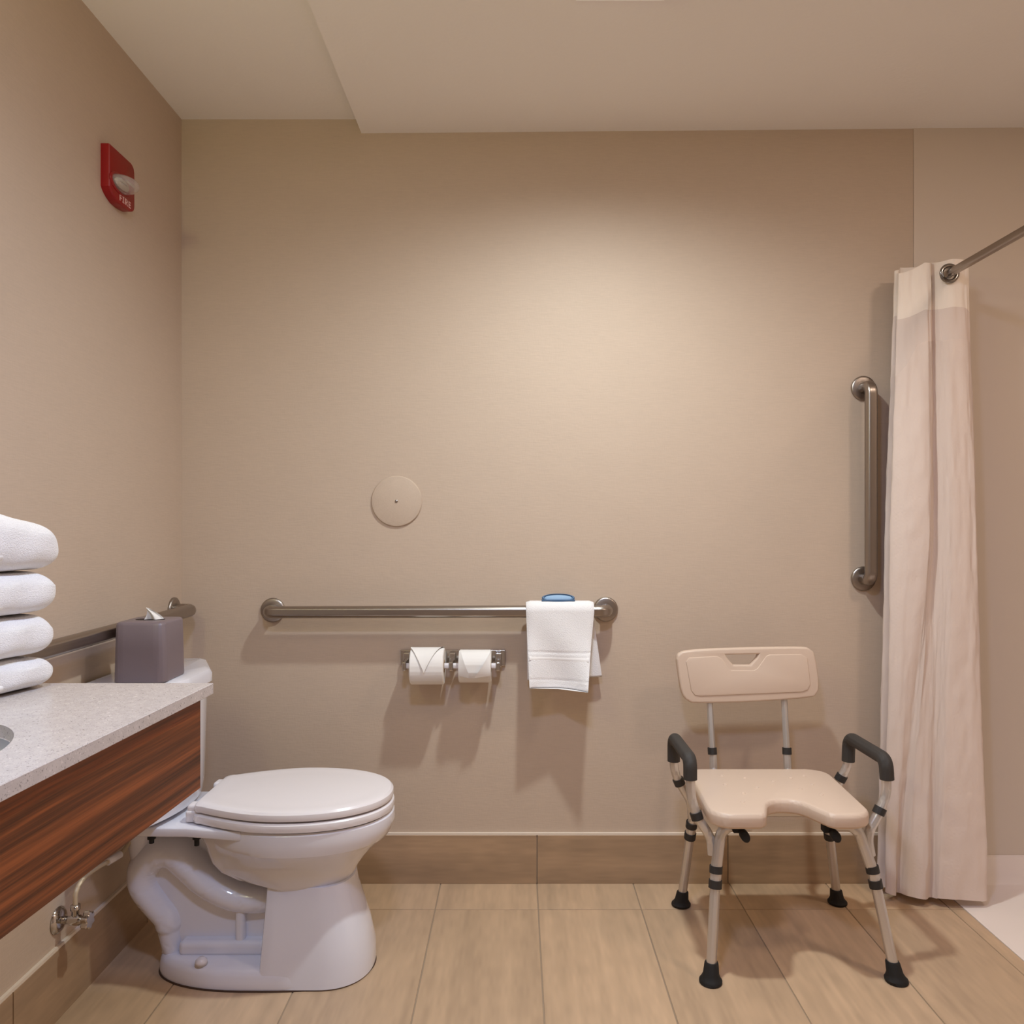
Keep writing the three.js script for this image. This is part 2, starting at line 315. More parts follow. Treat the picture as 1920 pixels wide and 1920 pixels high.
// ================================================================== TOILET
const TZ = BACK + 0.46;
let toiletLoft, toiletOutline;
{
  const t = thing('toilet', 'white floor-mounted two-piece toilet with closed lid beside the vanity', 'toilet', [LEFT, 0, TZ]);
  // plan outline of an elongated bowl: back edge at xb (half width wb), widest w at xw, tip at xt
  const outline = (y, xb, xt, w, xw, wb, p = 2.15, cr = 0.03) => {
    const half = []; const nf = 26, nb = 14;
    for (let i = 0; i <= nf; i++) { const a = i / nf * Math.PI / 2; half.push([xw + (xt - xw) * Math.pow(Math.cos(a), 2 / p), w * Math.pow(Math.sin(a), 2 / p)]); }
    for (let i = 1; i <= nb; i++) { const q = i / nb, xx = xw + (xb + cr - xw) * q; half.push([xx, wb + (w - wb) * Math.pow(Math.cos(q * Math.PI / 2), 0.95)]); }
    for (let i = 1; i <= 5; i++) { const a = i / 5 * Math.PI / 2; half.push([xb + cr - cr * Math.sin(a), wb - cr + cr * Math.cos(a)]); }
    half.push([xb, (wb - cr) * 0.5]);
    const full = [...half, ...half.slice(1).reverse().map(([x, z]) => [x, -z])];
    return full.map(([x, z]) => V3(x, y, z));
  };
  const loft = (rings, cr = 0.7, caps = [true, true]) => flipOut(gridGeo(rings, true, caps, undefined), cr);
  function flipOut(g, cr) {   // make normals point outwards: signed volume test
    const p = g.attributes.position, ix = g.index.array; let vol = 0; const a = V3(), b = V3(), c = V3();
    for (let i = 0; i < ix.length; i += 3) { a.fromBufferAttribute(p, ix[i]); b.fromBufferAttribute(p, ix[i + 1]); c.fromBufferAttribute(p, ix[i + 2]); vol += a.dot(b.cross(c)); }
    if (vol < 0) flipGeo(g);
    return metreUV(cr ? toCreasedNormals(g, cr) : g);
  }
  toiletLoft = loft; toiletOutline = outline;
  // bowl
  const bowl = loft([
    outline(0.395, 0.30, 0.735, 0.160, 0.50, 0.10), outline(0.404, 0.285, 0.742, 0.168, 0.50, 0.105), outline(0.406, 0.280, 0.747, 0.174, 0.50, 0.108), outline(0.400, 0.277, 0.752, 0.179, 0.50, 0.11),
    outline(0.380, 0.278, 0.754, 0.180, 0.50, 0.108), outline(0.358, 0.282, 0.746, 0.177, 0.50, 0.105), outline(0.347, 0.286, 0.740, 0.1735, 0.50, 0.102), outline(0.344, 0.287, 0.736, 0.170, 0.50, 0.101),
    outline(0.325, 0.291, 0.712, 0.150, 0.50, 0.097), outline(0.295, 0.300, 0.684, 0.132, 0.495, 0.092), outline(0.27, 0.317, 0.664, 0.118, 0.49, 0.084), outline(0.247, 0.35, 0.652, 0.109, 0.485, 0.072), outline(0.232, 0.40, 0.644, 0.098, 0.49, 0.06), outline(0.228, 0.44, 0.64, 0.092, 0.49, 0.05)], 0.45);
  mesh('bowl', bowl, M.ceramic, t);
  // pedestal column: flat back and sides, rounded front
  const D = (y, xb, xt, w) => { const h = [], n = 16, xs = xt - w * 0.95; h.push([xb, 0]); h.push([xb, w - 0.008]); h.push([xb + 0.003, w - 0.002]); h.push([xb + 0.009, w]); for (let i = 1; i <= 6; i++) h.push([xb + 0.009 + (xs - xb - 0.009) * i / 6, w]); for (let i = 1; i <= n; i++) { const a = i / n * Math.PI / 2; h.push([xs + (xt - xs) * Math.pow(Math.sin(a), 2 / 2.3), w * Math.pow(Math.cos(a), 2 / 2.3)]); } const f = [...h, ...h.slice(1, -1).reverse().map(([x, z]) => [x, -z])]; return f.map(([x, z]) => V3(x, y, z)); };
  mesh('pedestal', loft([D(0.004, 0.437, 0.703, 0.131), D(0.05, 0.438, 0.702, 0.127), D(0.11, 0.441, 0.689, 0.118), D(0.17, 0.444, 0.670, 0.108), D(0.21, 0.446, 0.657, 0.101), D(0.24, 0.447, 0.652, 0.097)], 0.5), M.ceramic, t);
  // foot
  const F = (y, i) => { const pts = []; const n = 72; const xb = 0.147 + i, xt = 0.703 - i, w = 0.133 - i; for (let k = 0; k < n; k++) { const a = k / n * Math.PI * 2, c = Math.cos(a), s = Math.sin(a), pw = c > 0 ? 2.6 : 2.9; const xm = 0.45; pts.push(V3(xm + (c > 0 ? xt - xm : xm - xb) * Math.sign(c) * Math.pow(Math.abs(c), 2 / pw), y, w * Math.sign(s) * Math.pow(Math.abs(s), 2 / (c > 0 ? 2.2 : 2.5)) * (c < 0 ? 1 - 0.12 * c * c : 1))); } return pts; };
  mesh('foot', loft([F(0.0035, 0.001), F(0.012, 0), F(0.034, 0.003), F(0.044, 0.008), F(0.050, 0.018), F(0.052, 0.03)], 0.6), M.ceramic, t);
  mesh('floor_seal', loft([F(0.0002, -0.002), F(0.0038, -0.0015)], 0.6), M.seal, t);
  // trapway, siphon horn and the web between them
  const path = [[0.47, 0.186, 0], [0.40, 0.178, 0], [0.335, 0.188, 0], [0.27, 0.224, 0], [0.222, 0.268, 0], [0.185, 0.298, 0], [0.14, 0.296, 0], [0.108, 0.262, 0], [0.108, 0.215, 0], [0.14, 0.168, 0], [0.168, 0.132, 0], [0.175, 0.09, 0], [0.185, 0.045, 0]];
  const tube = sweep(path, (q) => 0.037 + 0.008 * Math.sin(q * Math.PI) - (q > 0.9 ? 0.004 : 0), 90, 28, true);
  tube.scale(1, 1, 1.55); tube.computeVertexNormals();
  mesh('trapway', metreUV(toCreasedNormals(tube, 0.9)), M.ceramic, t);
  const horn = sweep([[0.118, 0.25, 0], [0.10, 0.31, 0], [0.098, 0.35, 0], [0.105, 0.395, 0]], (q) => 0.043 - 0.006 * Math.sin(q * Math.PI), 24, 24); horn.scale(1, 1, 1.4); horn.computeVertexNormals();
  mesh('siphon_horn', metreUV(toCreasedNormals(horn, 0.9)), M.ceramic, t);
  const ws = new THREE.Shape(); ws.moveTo(0.16, 0.045); ws.lineTo(0.445, 0.045); ws.lineTo(0.445, 0.19); ws.lineTo(0.36, 0.19); ws.lineTo(0.26, 0.24); ws.lineTo(0.19, 0.29); ws.lineTo(0.13, 0.27); ws.lineTo(0.13, 0.2); ws.lineTo(0.17, 0.13); ws.closePath();
  mesh('web', metreUV(new THREE.ExtrudeGeometry(ws, { depth: 0.05, bevelEnabled: true, bevelSize: 0.006, bevelThickness: 0.006, bevelSegments: 3 }).translate(0, 0, -0.025)), M.ceramic, t);
  mesh('web_rib', [rbox(0.352, 0.376, 0.05, 0.19, -0.052, 0.052, 0.010, 4), rbox(0.21, 0.45, 0.046, 0.085, -0.062, 0.062, 0.014, 4)], M.ceramic, t);
  // rear deck that carries the tank
  const ds = new THREE.Shape(); ds.moveTo(0.035, -0.10); ds.quadraticCurveTo(0.035, -0.125, 0.06, -0.126); ds.lineTo(0.26, -0.128); ds.lineTo(0.40, -0.155); ds.lineTo(0.40, 0.155); ds.lineTo(0.26, 0.128); ds.lineTo(0.06, 0.126); ds.quadraticCurveTo(0.035, 0.125, 0.035, 0.10); ds.closePath();
  mesh('tank_deck', metreUV(toCreasedNormals(new THREE.ExtrudeGeometry(ds, { depth: 0.012, bevelEnabled: true, bevelSize: 0.006, bevelThickness: 0.006, bevelSegments: 3 }).rotateX(Math.PI / 2).translate(0, 0.3995, 0), 0.5)), M.ceramic, t);
  for (const [x, s] of [[0.17, 1], [0.282, 1], [0.17, -1], [0.282, -1]]) mesh('bolt', [lathe([[0, 0], [0.006, 0], [0.006, 0.026], [0, 0.026]], [x, x > 0.2 ? 0.356 : 0.362, s * 0.118]), lathe([[0, 0], [0.010, 0], [0.010, 0.008], [0, 0.008]], [x, 0.372, s * 0.118], 'y', 6)], M.black, t);
  const cap = [[0.0, 0.017], [0.008, 0.016], [0.014, 0.010], [0.016, 0.0], [0.0, 0.0]];
  for (const s of [-1, 1]) mesh('bolt_cap', lathe(cap.slice().reverse(), [0.285, 0.0505, s * 0.098]), M.seat, t);
  // seat and lid
  const sl = (y, i) => outline(y, 0.268 + i, 0.752 - i, 0.184 - i, 0.50, 0.122 - i, 2.15, 0.022);
  mesh('seat', loft([sl(0.4085, 0.006), sl(0.4105, 0.001), sl(0.418, -0.001), sl(0.4275, 0.001), sl(0.4315, 0.006), sl(0.432, 0.04)], 0.6), M.seat, t);
  mesh('lid', loft([sl(0.4355, 0.008), sl(0.437, 0.003), sl(0.444, 0.0015), sl(0.4525, 0.003), sl(0.4575, 0.008), sl(0.4592, 0.018), sl(0.4585, 0.035), sl(0.4595, 0.06), sl(0.4605, 0.10)], 0.6), M.seat, t);
  for (const s of [-1, 1]) mesh('hinge', [rbox(0.248, 0.285, 0.4065, 0.436, s * 0.085 - 0.022, s * 0.085 + 0.022, 0.006), rbox(0.25, 0.276, 0.43, 0.45, s * 0.085 - 0.018, s * 0.085 + 0.018, 0.008)], M.seat, t);
  // tank and its lid, front face bowed
  const T = (y, x0, xm, bow, hz, cr = 0.012, flat = 0) => { const pts = []; const n = 24; for (let i = 0; i <= n; i++) { const z = hz - 2 * hz * i / n; const f = Math.max(0, Math.abs(z) - flat) / (hz - flat), x = xm - bow * (flat ? f : f * f); pts.push(V3(x, y, z)); } pts.push(V3(x0 + cr, y, -hz)); pts.push(V3(x0, y, -hz + cr)); pts.push(V3(x0, y, hz - cr)); pts.push(V3(x0 + cr, y, hz)); return pts; };
  mesh('tank', loft([T(0.412, 0.03, 0.20, 0.05, 0.19), T(0.42, 0.025, 0.222, 0.055, 0.20), T(0.45, 0.02, 0.226, 0.058, 0.208), T(0.722, 0.012, 0.234, 0.060, 0.215)], 0.5), M.ceramic, t);
  mesh('tank_lid', loft([T(0.723, 0.012, 0.241, 0.068, 0.222, 0.012, 0.075), T(0.726, 0.008, 0.246, 0.070, 0.225, 0.012, 0.075), T(0.748, 0.008, 0.246, 0.070, 0.225, 0.012, 0.075), T(0.759, 0.01, 0.240, 0.070, 0.221, 0.012, 0.075), T(0.763, 0.02, 0.228, 0.069, 0.21, 0.012, 0.075)], 0.5), M.ceramic, t);
}
// ------------------------------------------------------------------ water valve and hose
{
  const vz = -1.862, vy = 0.226;
  const t = thing('stop_valve', 'chrome water stop valve on the left wall under the vanity', 'valve', [LEFT, vy, vz]);
  mesh('escutcheon', lathe([[0, 0], [0.030, 0], [0.031, 0.003], [0.024, 0.010], [0.012, 0.013], [0, 0.013]], [0, 0, 0], 'x'), M.chrome, t);
  mesh('valve_body', [lathe([[0, 0.01], [0.009, 0.01], [0.009, 0.03], [0.012, 0.032], [0.012, 0.052], [0.008, 0.054], [0.008, 0.064], [0, 0.064]], [0, 0, 0], 'x', 20), lathe([[0, 0], [0.008, 0], [0.008, 0.020], [0.011, 0.022], [0.011, 0.034], [0, 0.034]], [0.042, 0.002, 0], 'y', 6)], M.chrome, t);
  const hd = []; for (let i = 0; i < 60; i++) { const a = i / 60 * Math.PI * 2, rr = 0.019 + 0.003 * Math.cos(a * 6); hd.push(V3(0, Math.cos(a) * rr, Math.sin(a) * rr)); }
  const hg = toiletLoft([hd.map((p) => V3(0.062, p.y * 0.85, p.z * 0.85)), hd.map((p) => V3(0.065, p.y, p.z)), hd.map((p) => V3(0.075, p.y, p.z)), hd.map((p) => V3(0.078, p.y * 0.85, p.z * 0.85))], 0.5);
  mesh('handle', hg, M.chrome, t);
  const h = thing('water_hose', 'thin beige supply hose curving up from the stop valve to the tank', 'hose', [LEFT + 0.042, vy + 0.036, vz]);
  mesh('hose', sweep([[0, 0, 0], [-0.001, 0.024, -0.003], [0.001, 0.042, -0.018], [0.006, 0.051, -0.045], [0.014, 0.055, -0.08], [0.024, 0.053, -0.128], [0.034, 0.062, -0.17], [0.045, 0.10, -0.2], [0.05, 0.148, -0.21]], 0.0055, 70, 12), M.hose, h);
  mesh('coupling', rod([0.020, 0.0535, -0.108], [0.030, 0.055, -0.150], 0.009, 12), M.seat, h);
  mesh('coupling', rod([0.05, 0.13, -0.208], [0.05, 0.150, -0.21], 0.012, 12), M.seat, h);
}
// ------------------------------------------------------------------ tissue box cover on the tank lid
{
  const t = thing('tissue_box', 'grey-mauve tissue box cover with one white tissue on the tank lid', 'tissue box', [-0.929, 0.764, TZ + 0.077]);
  t.rotation.y = 0.0;
  const R = (y, hx, hz, p = 8) => { const a = []; for (let i = 0; i < 64; i++) { const q = i / 64 * Math.PI * 2, c = Math.cos(q), s = Math.sin(q); a.push(V3(hx * Math.sign(c) * Math.pow(Math.abs(c), 2 / p), y, hz * Math.sign(s) * Math.pow(Math.abs(s), 2 / p))); } return a; };
  mesh('cover', toiletLoft([R(0.0, 0.0625, 0.0665), R(0.002, 0.064, 0.068), R(0.08, 0.0625, 0.0665), R(0.141, 0.061, 0.065), R(0.145, 0.0592, 0.063), R(0.147, 0.056, 0.06), R(0.1472, 0.03, 0.022)], 0.6), M.box, t);
  mesh('slot', toiletLoft([R(0.1468, 0.036, 0.017, 2.5), R(0.1478, 0.036, 0.017, 2.5)], 0.6), M.hole, t);
  const rows = []; for (let i = 0; i <= 16; i++) { const row = [], v = i / 16; for (let j = 0; j <= 24; j++) { const u = j / 24 - 0.5, w = 0.046 * Math.pow(1 - v, 0.85); row.push(V3(0.008 - v * 0.019 + u * w + 0.006 * Math.sin(v * 3), 0.145 + v * 0.032, 0.006 * Math.sin(u * 9 + v * 2) * (1 - v * 0.6))); } rows.push(row); }
  const back = rows.map((r) => r.map((p) => p.clone().add(V3(0.002, -0.001, -0.004))));
  mesh('tissue', [gridGeo(rows), gridGeo(back)], M.paper, t);
}

// ================================================================== VANITY
{
  const t = thing('vanity', 'wall-hung walnut wood vanity apron under the quartz counter', 'vanity', [LEFT, 0.678, -1.44]);
  // front panel, a touch out of square with the wall
  const pz = 1.24, skew = -0.026 * pz / 0.57;
  const P = new THREE.Shape(); P.moveTo(0.503, 0); P.lineTo(0.503 + skew, -pz); P.lineTo(0.483 + skew, -pz); P.lineTo(0.483, 0); P.closePath();
  mesh('front_panel', metreUV(new THREE.ExtrudeGeometry(P, { depth: 0.166, bevelEnabled: false }).rotateX(-Math.PI / 2)), M.wood, t);
  mesh('end_panel', box(0, 0.483, 0, 0.166, 0.0, 0.019), M.wood, t);
  mesh('end_panel', box(0, 0.483 + skew, 0, 0.166, pz - 0.019, pz), M.wood, t);
  mesh('wall_cleat', box(0, 0.019, 0.08, 0.166, 0.019, pz - 0.019), M.wood, t);
  // countertop with the sink opening
  const c = thing('countertop', 'speckled off-white quartz vanity countertop with undermount sink opening', 'countertop', [LEFT, 0.844, -1.457]);
  const S = new THREE.Shape(); S.moveTo(0.0, 0); S.lineTo(0.5185, 0); S.lineTo(0.5185 - 0.0456 * 1.27, -1.27); S.lineTo(0, -1.27); S.closePath();
  const sx = -0.815 - LEFT, sz = -(0.487);
  const hole = new THREE.Path(); hole.absellipse(sx, sz, 0.152, 0.208, 0, Math.PI * 2, true); S.holes.push(hole);
  mesh('slab', metreUV(new THREE.ExtrudeGeometry(S, { depth: 0.018, bevelEnabled: true, bevelSize: 0.001, bevelThickness: 0.001, bevelSegments: 1, curveSegments: 48 }).rotateX(-Math.PI / 2).translate(0, 0.001, 0)), M.quartz, c);
  mesh('backsplash', rbox(0, 0.015, 0.02, 0.0205, 0, 1.27, 0.0002, 1), M.quartz, c);
  const b = thing('sink', 'grey-white oval undermount sink basin in the quartz counter', 'sink', [-0.815, 0.843, -0.97]);
  const rows = []; for (let i = 0; i <= 18; i++) { const q = i / 18, row = []; const rr = Math.pow(Math.cos(q * Math.PI / 2 * 0.93), 0.55); for (let k = 0; k < 64; k++) { const a = k / 64 * Math.PI * 2; row.push(V3(0.162 * rr * Math.cos(a), -0.115 * Math.sin(q * Math.PI / 2), 0.218 * rr * Math.sin(a))); } rows.push(row); }
  mesh('basin', gridGeo(rows, true, [false, true]), M.basin, b);
  mesh('drain', lathe([[0, 0.004], [0.022, 0.003], [0.024, 0], [0, 0]].reverse(), [0, -0.114, 0]), M.chrome, b);
}
// ------------------------------------------------------------------ folded towels stacked on the counter
{
  const r = rng(77);
  const names = ['thick white folded bath towel, topmost of the stack on the counter', 'white folded bath towel, second from the top of the stack', 'white folded bath towel, third from the top of the stack', 'white folded bath towel, lowest of the stack resting on the counter'];
  // [height of base, thickness, reach of the far end, extra bulge]
  const T = [[1.0725, 0.100, 0.022, 1], [0.9965, 0.0760, 0.014, 0], [0.9220, 0.0745, 0.008, 0], [0.8645, 0.0575, 0.008, 0]];
  T.forEach(([y0, h, ext, top], n) => {
    const t = thing('folded_towel', names[n], 'towel', [-0.965, y0, -1.300], 'white bath towels stacked on the counter');
    t.rotation.y = -0.28;
    // loaf: long axis z, rounded fold at the far end
    const L = 0.30, W = 0.185, rows = [], NL = 56, NC = 64;
    for (let i = 0; i <= NL; i++) {
      const q0 = i / NL, q = q0 < 0.5 ? 0.5 * Math.pow(q0 * 2, 1.6) : 1 - 0.5 * Math.pow((1 - q0) * 2, 1.6), z = -(0.165 + ext) + (L + ext) * q;
      const e = Math.min(1, q / 0.115), er = Math.pow(Math.max(0.0001, 1 - (1 - e) ** 2.3), 0.46);
      const e2 = Math.min(1, (1 - q) / 0.10), eb = Math.pow(Math.max(0.0001, 1 - (1 - e2) ** 2.3), 0.46);
      const sc = Math.min(er, eb), row = [];
      for (let k = 0; k < NC; k++) {
        const a = k / NC * Math.PI * 2, c = Math.cos(a), s = Math.sin(a);
        let x = W / 2 * Math.sign(c) * Math.pow(Math.abs(c), 2 / 4.2) * (0.72 + 0.28 * sc);
        let y = h / 2 * Math.sign(s) * Math.pow(Math.abs(s), 2 / 2.8);
        y = h * (0.5 - 0.06 * (1 - sc)) + y * sc;
        if (top) y += (y / h) * (0.040 * Math.min(1, q * 1.9) - 0.020);
        const wob = 0.0016 * Math.sin(z * 47 + n * 2.3 + a) + 0.0012 * Math.sin(z * 83 + a * 3 + n);
        x += wob * Math.sign(c); if (s > 0.3) y -= 0.0015 + wob * 0.7;
        row.push(V3(x, Math.max(0.0004, y), z));
      }
      rows.push(row);
    }
    const g = flipGeo(gridGeo(rows, true, [true, true])), uv = g.attributes.uv;
    for (let k = 0; k < (NL + 1) * NC; k++) { const a = (k % NC) / NC; uv.setXY(k, rows[Math.floor(k / NC)][0].z, Math.abs(a * 2 - 1) * 0.27 + n * 0.031); }
    mesh('terry_body', g, M.terry, t);
    // woven hem showing along the near fold
    const hem = sweep([[W / 2 - 0.010, h * 0.30, -0.06], [W / 2 - 0.0065, h * 0.27, 0.0], [W / 2 - 0.007, h * 0.29, 0.06], [W / 2 - 0.012, h * 0.3, 0.115]], 0.008, 30, 12);
    mesh('hem_fold', hem, M.terryFlat, t);
  });
}

// ================================================================== GRAB BARS
function grabBar(name, label, A, B, n, standoff, R = 0.019) {   // A, B: flange centres on the wall, n: wall normal
  const mid = lerp3(A, B, 0.5), t = thing(name, label, 'grab bar', mid, undefined);
  const rel = (p) => p.map((v, i) => v - mid[i]), N = n;
  const off = (p, d) => p.map((v, i) => v + N[i] * d);
  const a = rel(A), b = rel(B), dir = lerp3(a, b, 1).map((v, i) => v - a[i]), len = Math.hypot(...dir), u = dir.map((v) => v / len);
  const a2 = off(a, standoff), b2 = off(b, standoff);
  mesh('rail', pipe([off(a, 0.004), a2, b2, off(b, 0.004)], R, 0.055, 24, false), M.steel, t);
  for (const p of [a, b]) {
    const prof = [[0, 0], [0.0385, 0], [0.0395, 0.003], [0.0385, 0.007], [0.034, 0.010], [0.021, 0.0115], [0, 0.0115]];
    const g = new THREE.LatheGeometry(prof.map(([x, y]) => new THREE.Vector2(x, y)), 40);
    g.applyQuaternion(new THREE.Quaternion().setFromUnitVectors(V3(0, 1, 0), V3(...N))); g.translate(...p);
    mesh('flange', g, M.steel, t);
  }
  return t;
}
grabBar('grab_bar', 'long horizontal stainless steel grab bar on the wall above the paper rolls', [-0.783, 0.874, BACK], [0.283, 0.877, BACK], [0, 0, 1], 0.060);
grabBar('grab_bar', 'vertical stainless steel grab bar on the wall beside the shower curtain', [1.108, 1.585, BACK + 0.0], [1.108, 0.975, BACK], [0, 0, 1], 0.060);
grabBar('grab_bar', 'horizontal stainless steel grab bar on the left wall behind the tissue box', [LEFT, 0.882, -2.487], [LEFT, 0.882, -1.573], [1, 0, 0], 0.060);

// ------------------------------------------------------------------ hand towel over the long bar, blue tag on top
{
  const bx = [0, 0.8765, BACK + 0.060];
  const t = thing('hand_towel', 'white terry hand towel folded over the right end of the long grab bar', 'towel', [0.13, bx[1], bx[2]]);
  const R0 = 0.0205, TH = 0.0135;   // bar clearance and towel thickness
  // path parameter: 0 front bottom, 1 back bottom
  const frontLen = 0.225, backLen = 0.222, arc = Math.PI * (R0 + TH), tot = frontLen + arc + backLen;
  const N = 150, C = 34, rows = [];
  const center = (s, r) => {     // s along the path, r radial distance from bar axis
    if (s < frontLen) { const y = -(frontLen - s); return [y, r * (1) + 0.010 * Math.sin(Math.min(1, -y / 0.22) * 2.2)]; }
    if (s < frontLen + arc) { const a = (s - frontLen) / arc * Math.PI; return [Math.sin(a) * r, Math.cos(a) * r]; }
    const y = -(s - frontLen - arc); return [y, -r];
  };
  const edge = (s) => {          // left and right edges
    if (s < frontLen) { const q = 1 - s / frontLen; return [-0.103 + 0.010 * q, 0.108 - 0.026 * q]; }
    if (s < frontLen + arc) { const q = (s - frontLen) / arc; return [-0.103 - 0.0 * q, 0.108]; }
    const q = (s - frontLen - arc) / backLen; return [-0.101 + 0.003 * q, 0.108 + 0.030 * q];
  };
  const groove = (s) => { const d = (c, w) => Math.exp(-(((s - c) / w) ** 2)); return -0.0022 * d(frontLen - 0.118, 0.0022) + 0.0006 * d(frontLen - 0.128, 0.006) - 0.002 * d(0.026, 0.0022) - 0.0022 * d(frontLen + arc + 0.10, 0.0025) - 0.002 * d(tot - 0.02, 0.0025); };
  for (let i = 0; i <= N; i++) {
    const s = tot * i / N, [xl, xr] = edge(s), row = [];
    const endk = Math.min(1, Math.min(s, tot - s) / 0.006), thk = TH * Math.sqrt(Math.max(0.02, 1 - (1 - endk) ** 2));
    for (let k = 0; k < C; k++) {      // ring around the thickness: outer face left->right, inner face right->left
      const outer = k < C / 2, q = outer ? k / (C / 2 - 1) : (C - 1 - k) / (C / 2 - 1), x = xl + (xr - xl) * q;
      const er = Math.sin(Math.min(1, Math.min(q, 1 - q) / 0.04) * Math.PI / 2);
      let r = outer ? R0 + TH / 2 + thk / 2 * (0.35 + 0.65 * er) + groove(s) : R0 + TH / 2 - thk / 2 * (0.35 + 0.65 * er);
      const wv = s < frontLen ? 0.006 * Math.sin((q - 0.5) * 2.8) * (1 - s / frontLen) + 0.0035 * Math.sin(q * 8 + s * 22) * Math.min(1, (frontLen - s) / 0.08) : 0.0;
      let [y, z] = center(s, r);
      if (s < frontLen) { const cq = 1 - s / frontLen; z += wv + (q < 0.5 ? 0.046 : 0.062) * Math.pow(Math.abs(2 * q - 1), 2.2) * cq * cq; y += -0.008 * (1 - s / frontLen) * Math.sin(q * Math.PI) * 0.6 - 0.006 * q * (1 - s / frontLen); }
      if (s > frontLen + arc) y += 0.012 * q * (s - frontLen - arc) / backLen;
      row.push(V3(x, y, z));
    }
    rows.push(row);
  }
  mesh('terry_cloth', flipGeo(gridGeo(rows, true, [true, true])), M.terry, t);
  const st = (s0, s1) => { const rr = []; for (let i = 0; i <= 6; i++) { const s = s0 + (s1 - s0) * i / 6, [xl, xr] = edge(s), row = []; for (let k = 0; k <= 20; k++) { const q = 0.02 + 0.96 * k / 20; let [y, z] = center(s, R0 + TH + 0.0012 * Math.sin(i / 6 * Math.PI) - 0.0002); z += 0.006 * Math.sin((q - 0.5) * 2.8) * (1 - s / frontLen) + 0.0035 * Math.sin(q * 8 + s * 22) * Math.min(1, (frontLen - s) / 0.08) + (q < 0.5 ? 0.046 : 0.062) * Math.pow(Math.abs(2 * q - 1), 2.2) * (1 - s / frontLen) ** 2; y += -0.008 * (1 - s / frontLen) * Math.sin(q * Math.PI) * 0.6 - 0.006 * q * (1 - s / frontLen); row.push(V3(xl + (xr - xl) * q, y, z)); } rr.push(row); } return gridGeo(rr); };
  const bandM = M.terryFlat.clone(); bandM.side = THREE.DoubleSide;
  mesh('woven_band', [st(frontLen - 0.142, frontLen - 0.130)], bandM, t);
  const g = thing('paper_tag', 'small blue oval paper tag lying on top of the hanging towel', 'tag', [0.128, bx[1] + R0 + TH + 0.0005, bx[2]]);
  mesh('tag_ring', metreUV(new THREE.TorusGeometry(0.042, 0.0042, 12, 48).scale(1.12, 0.30, 1).rotateX(-0.5).translate(0, 0.0085, 0.004)), M.blue, g);
  mesh('tag_face', metreUV(new THREE.SphereGeometry(0.04, 32, 12).scale(1.1, 0.26, 0.06).rotateX(-0.5).translate(0, 0.0085, 0.004)), M.blueLight, g);
  mesh('tag_strip', rbox(-0.052, 0.052, -0.001, 0.004, -0.012, 0.012, 0.0015), M.blue, g);
}

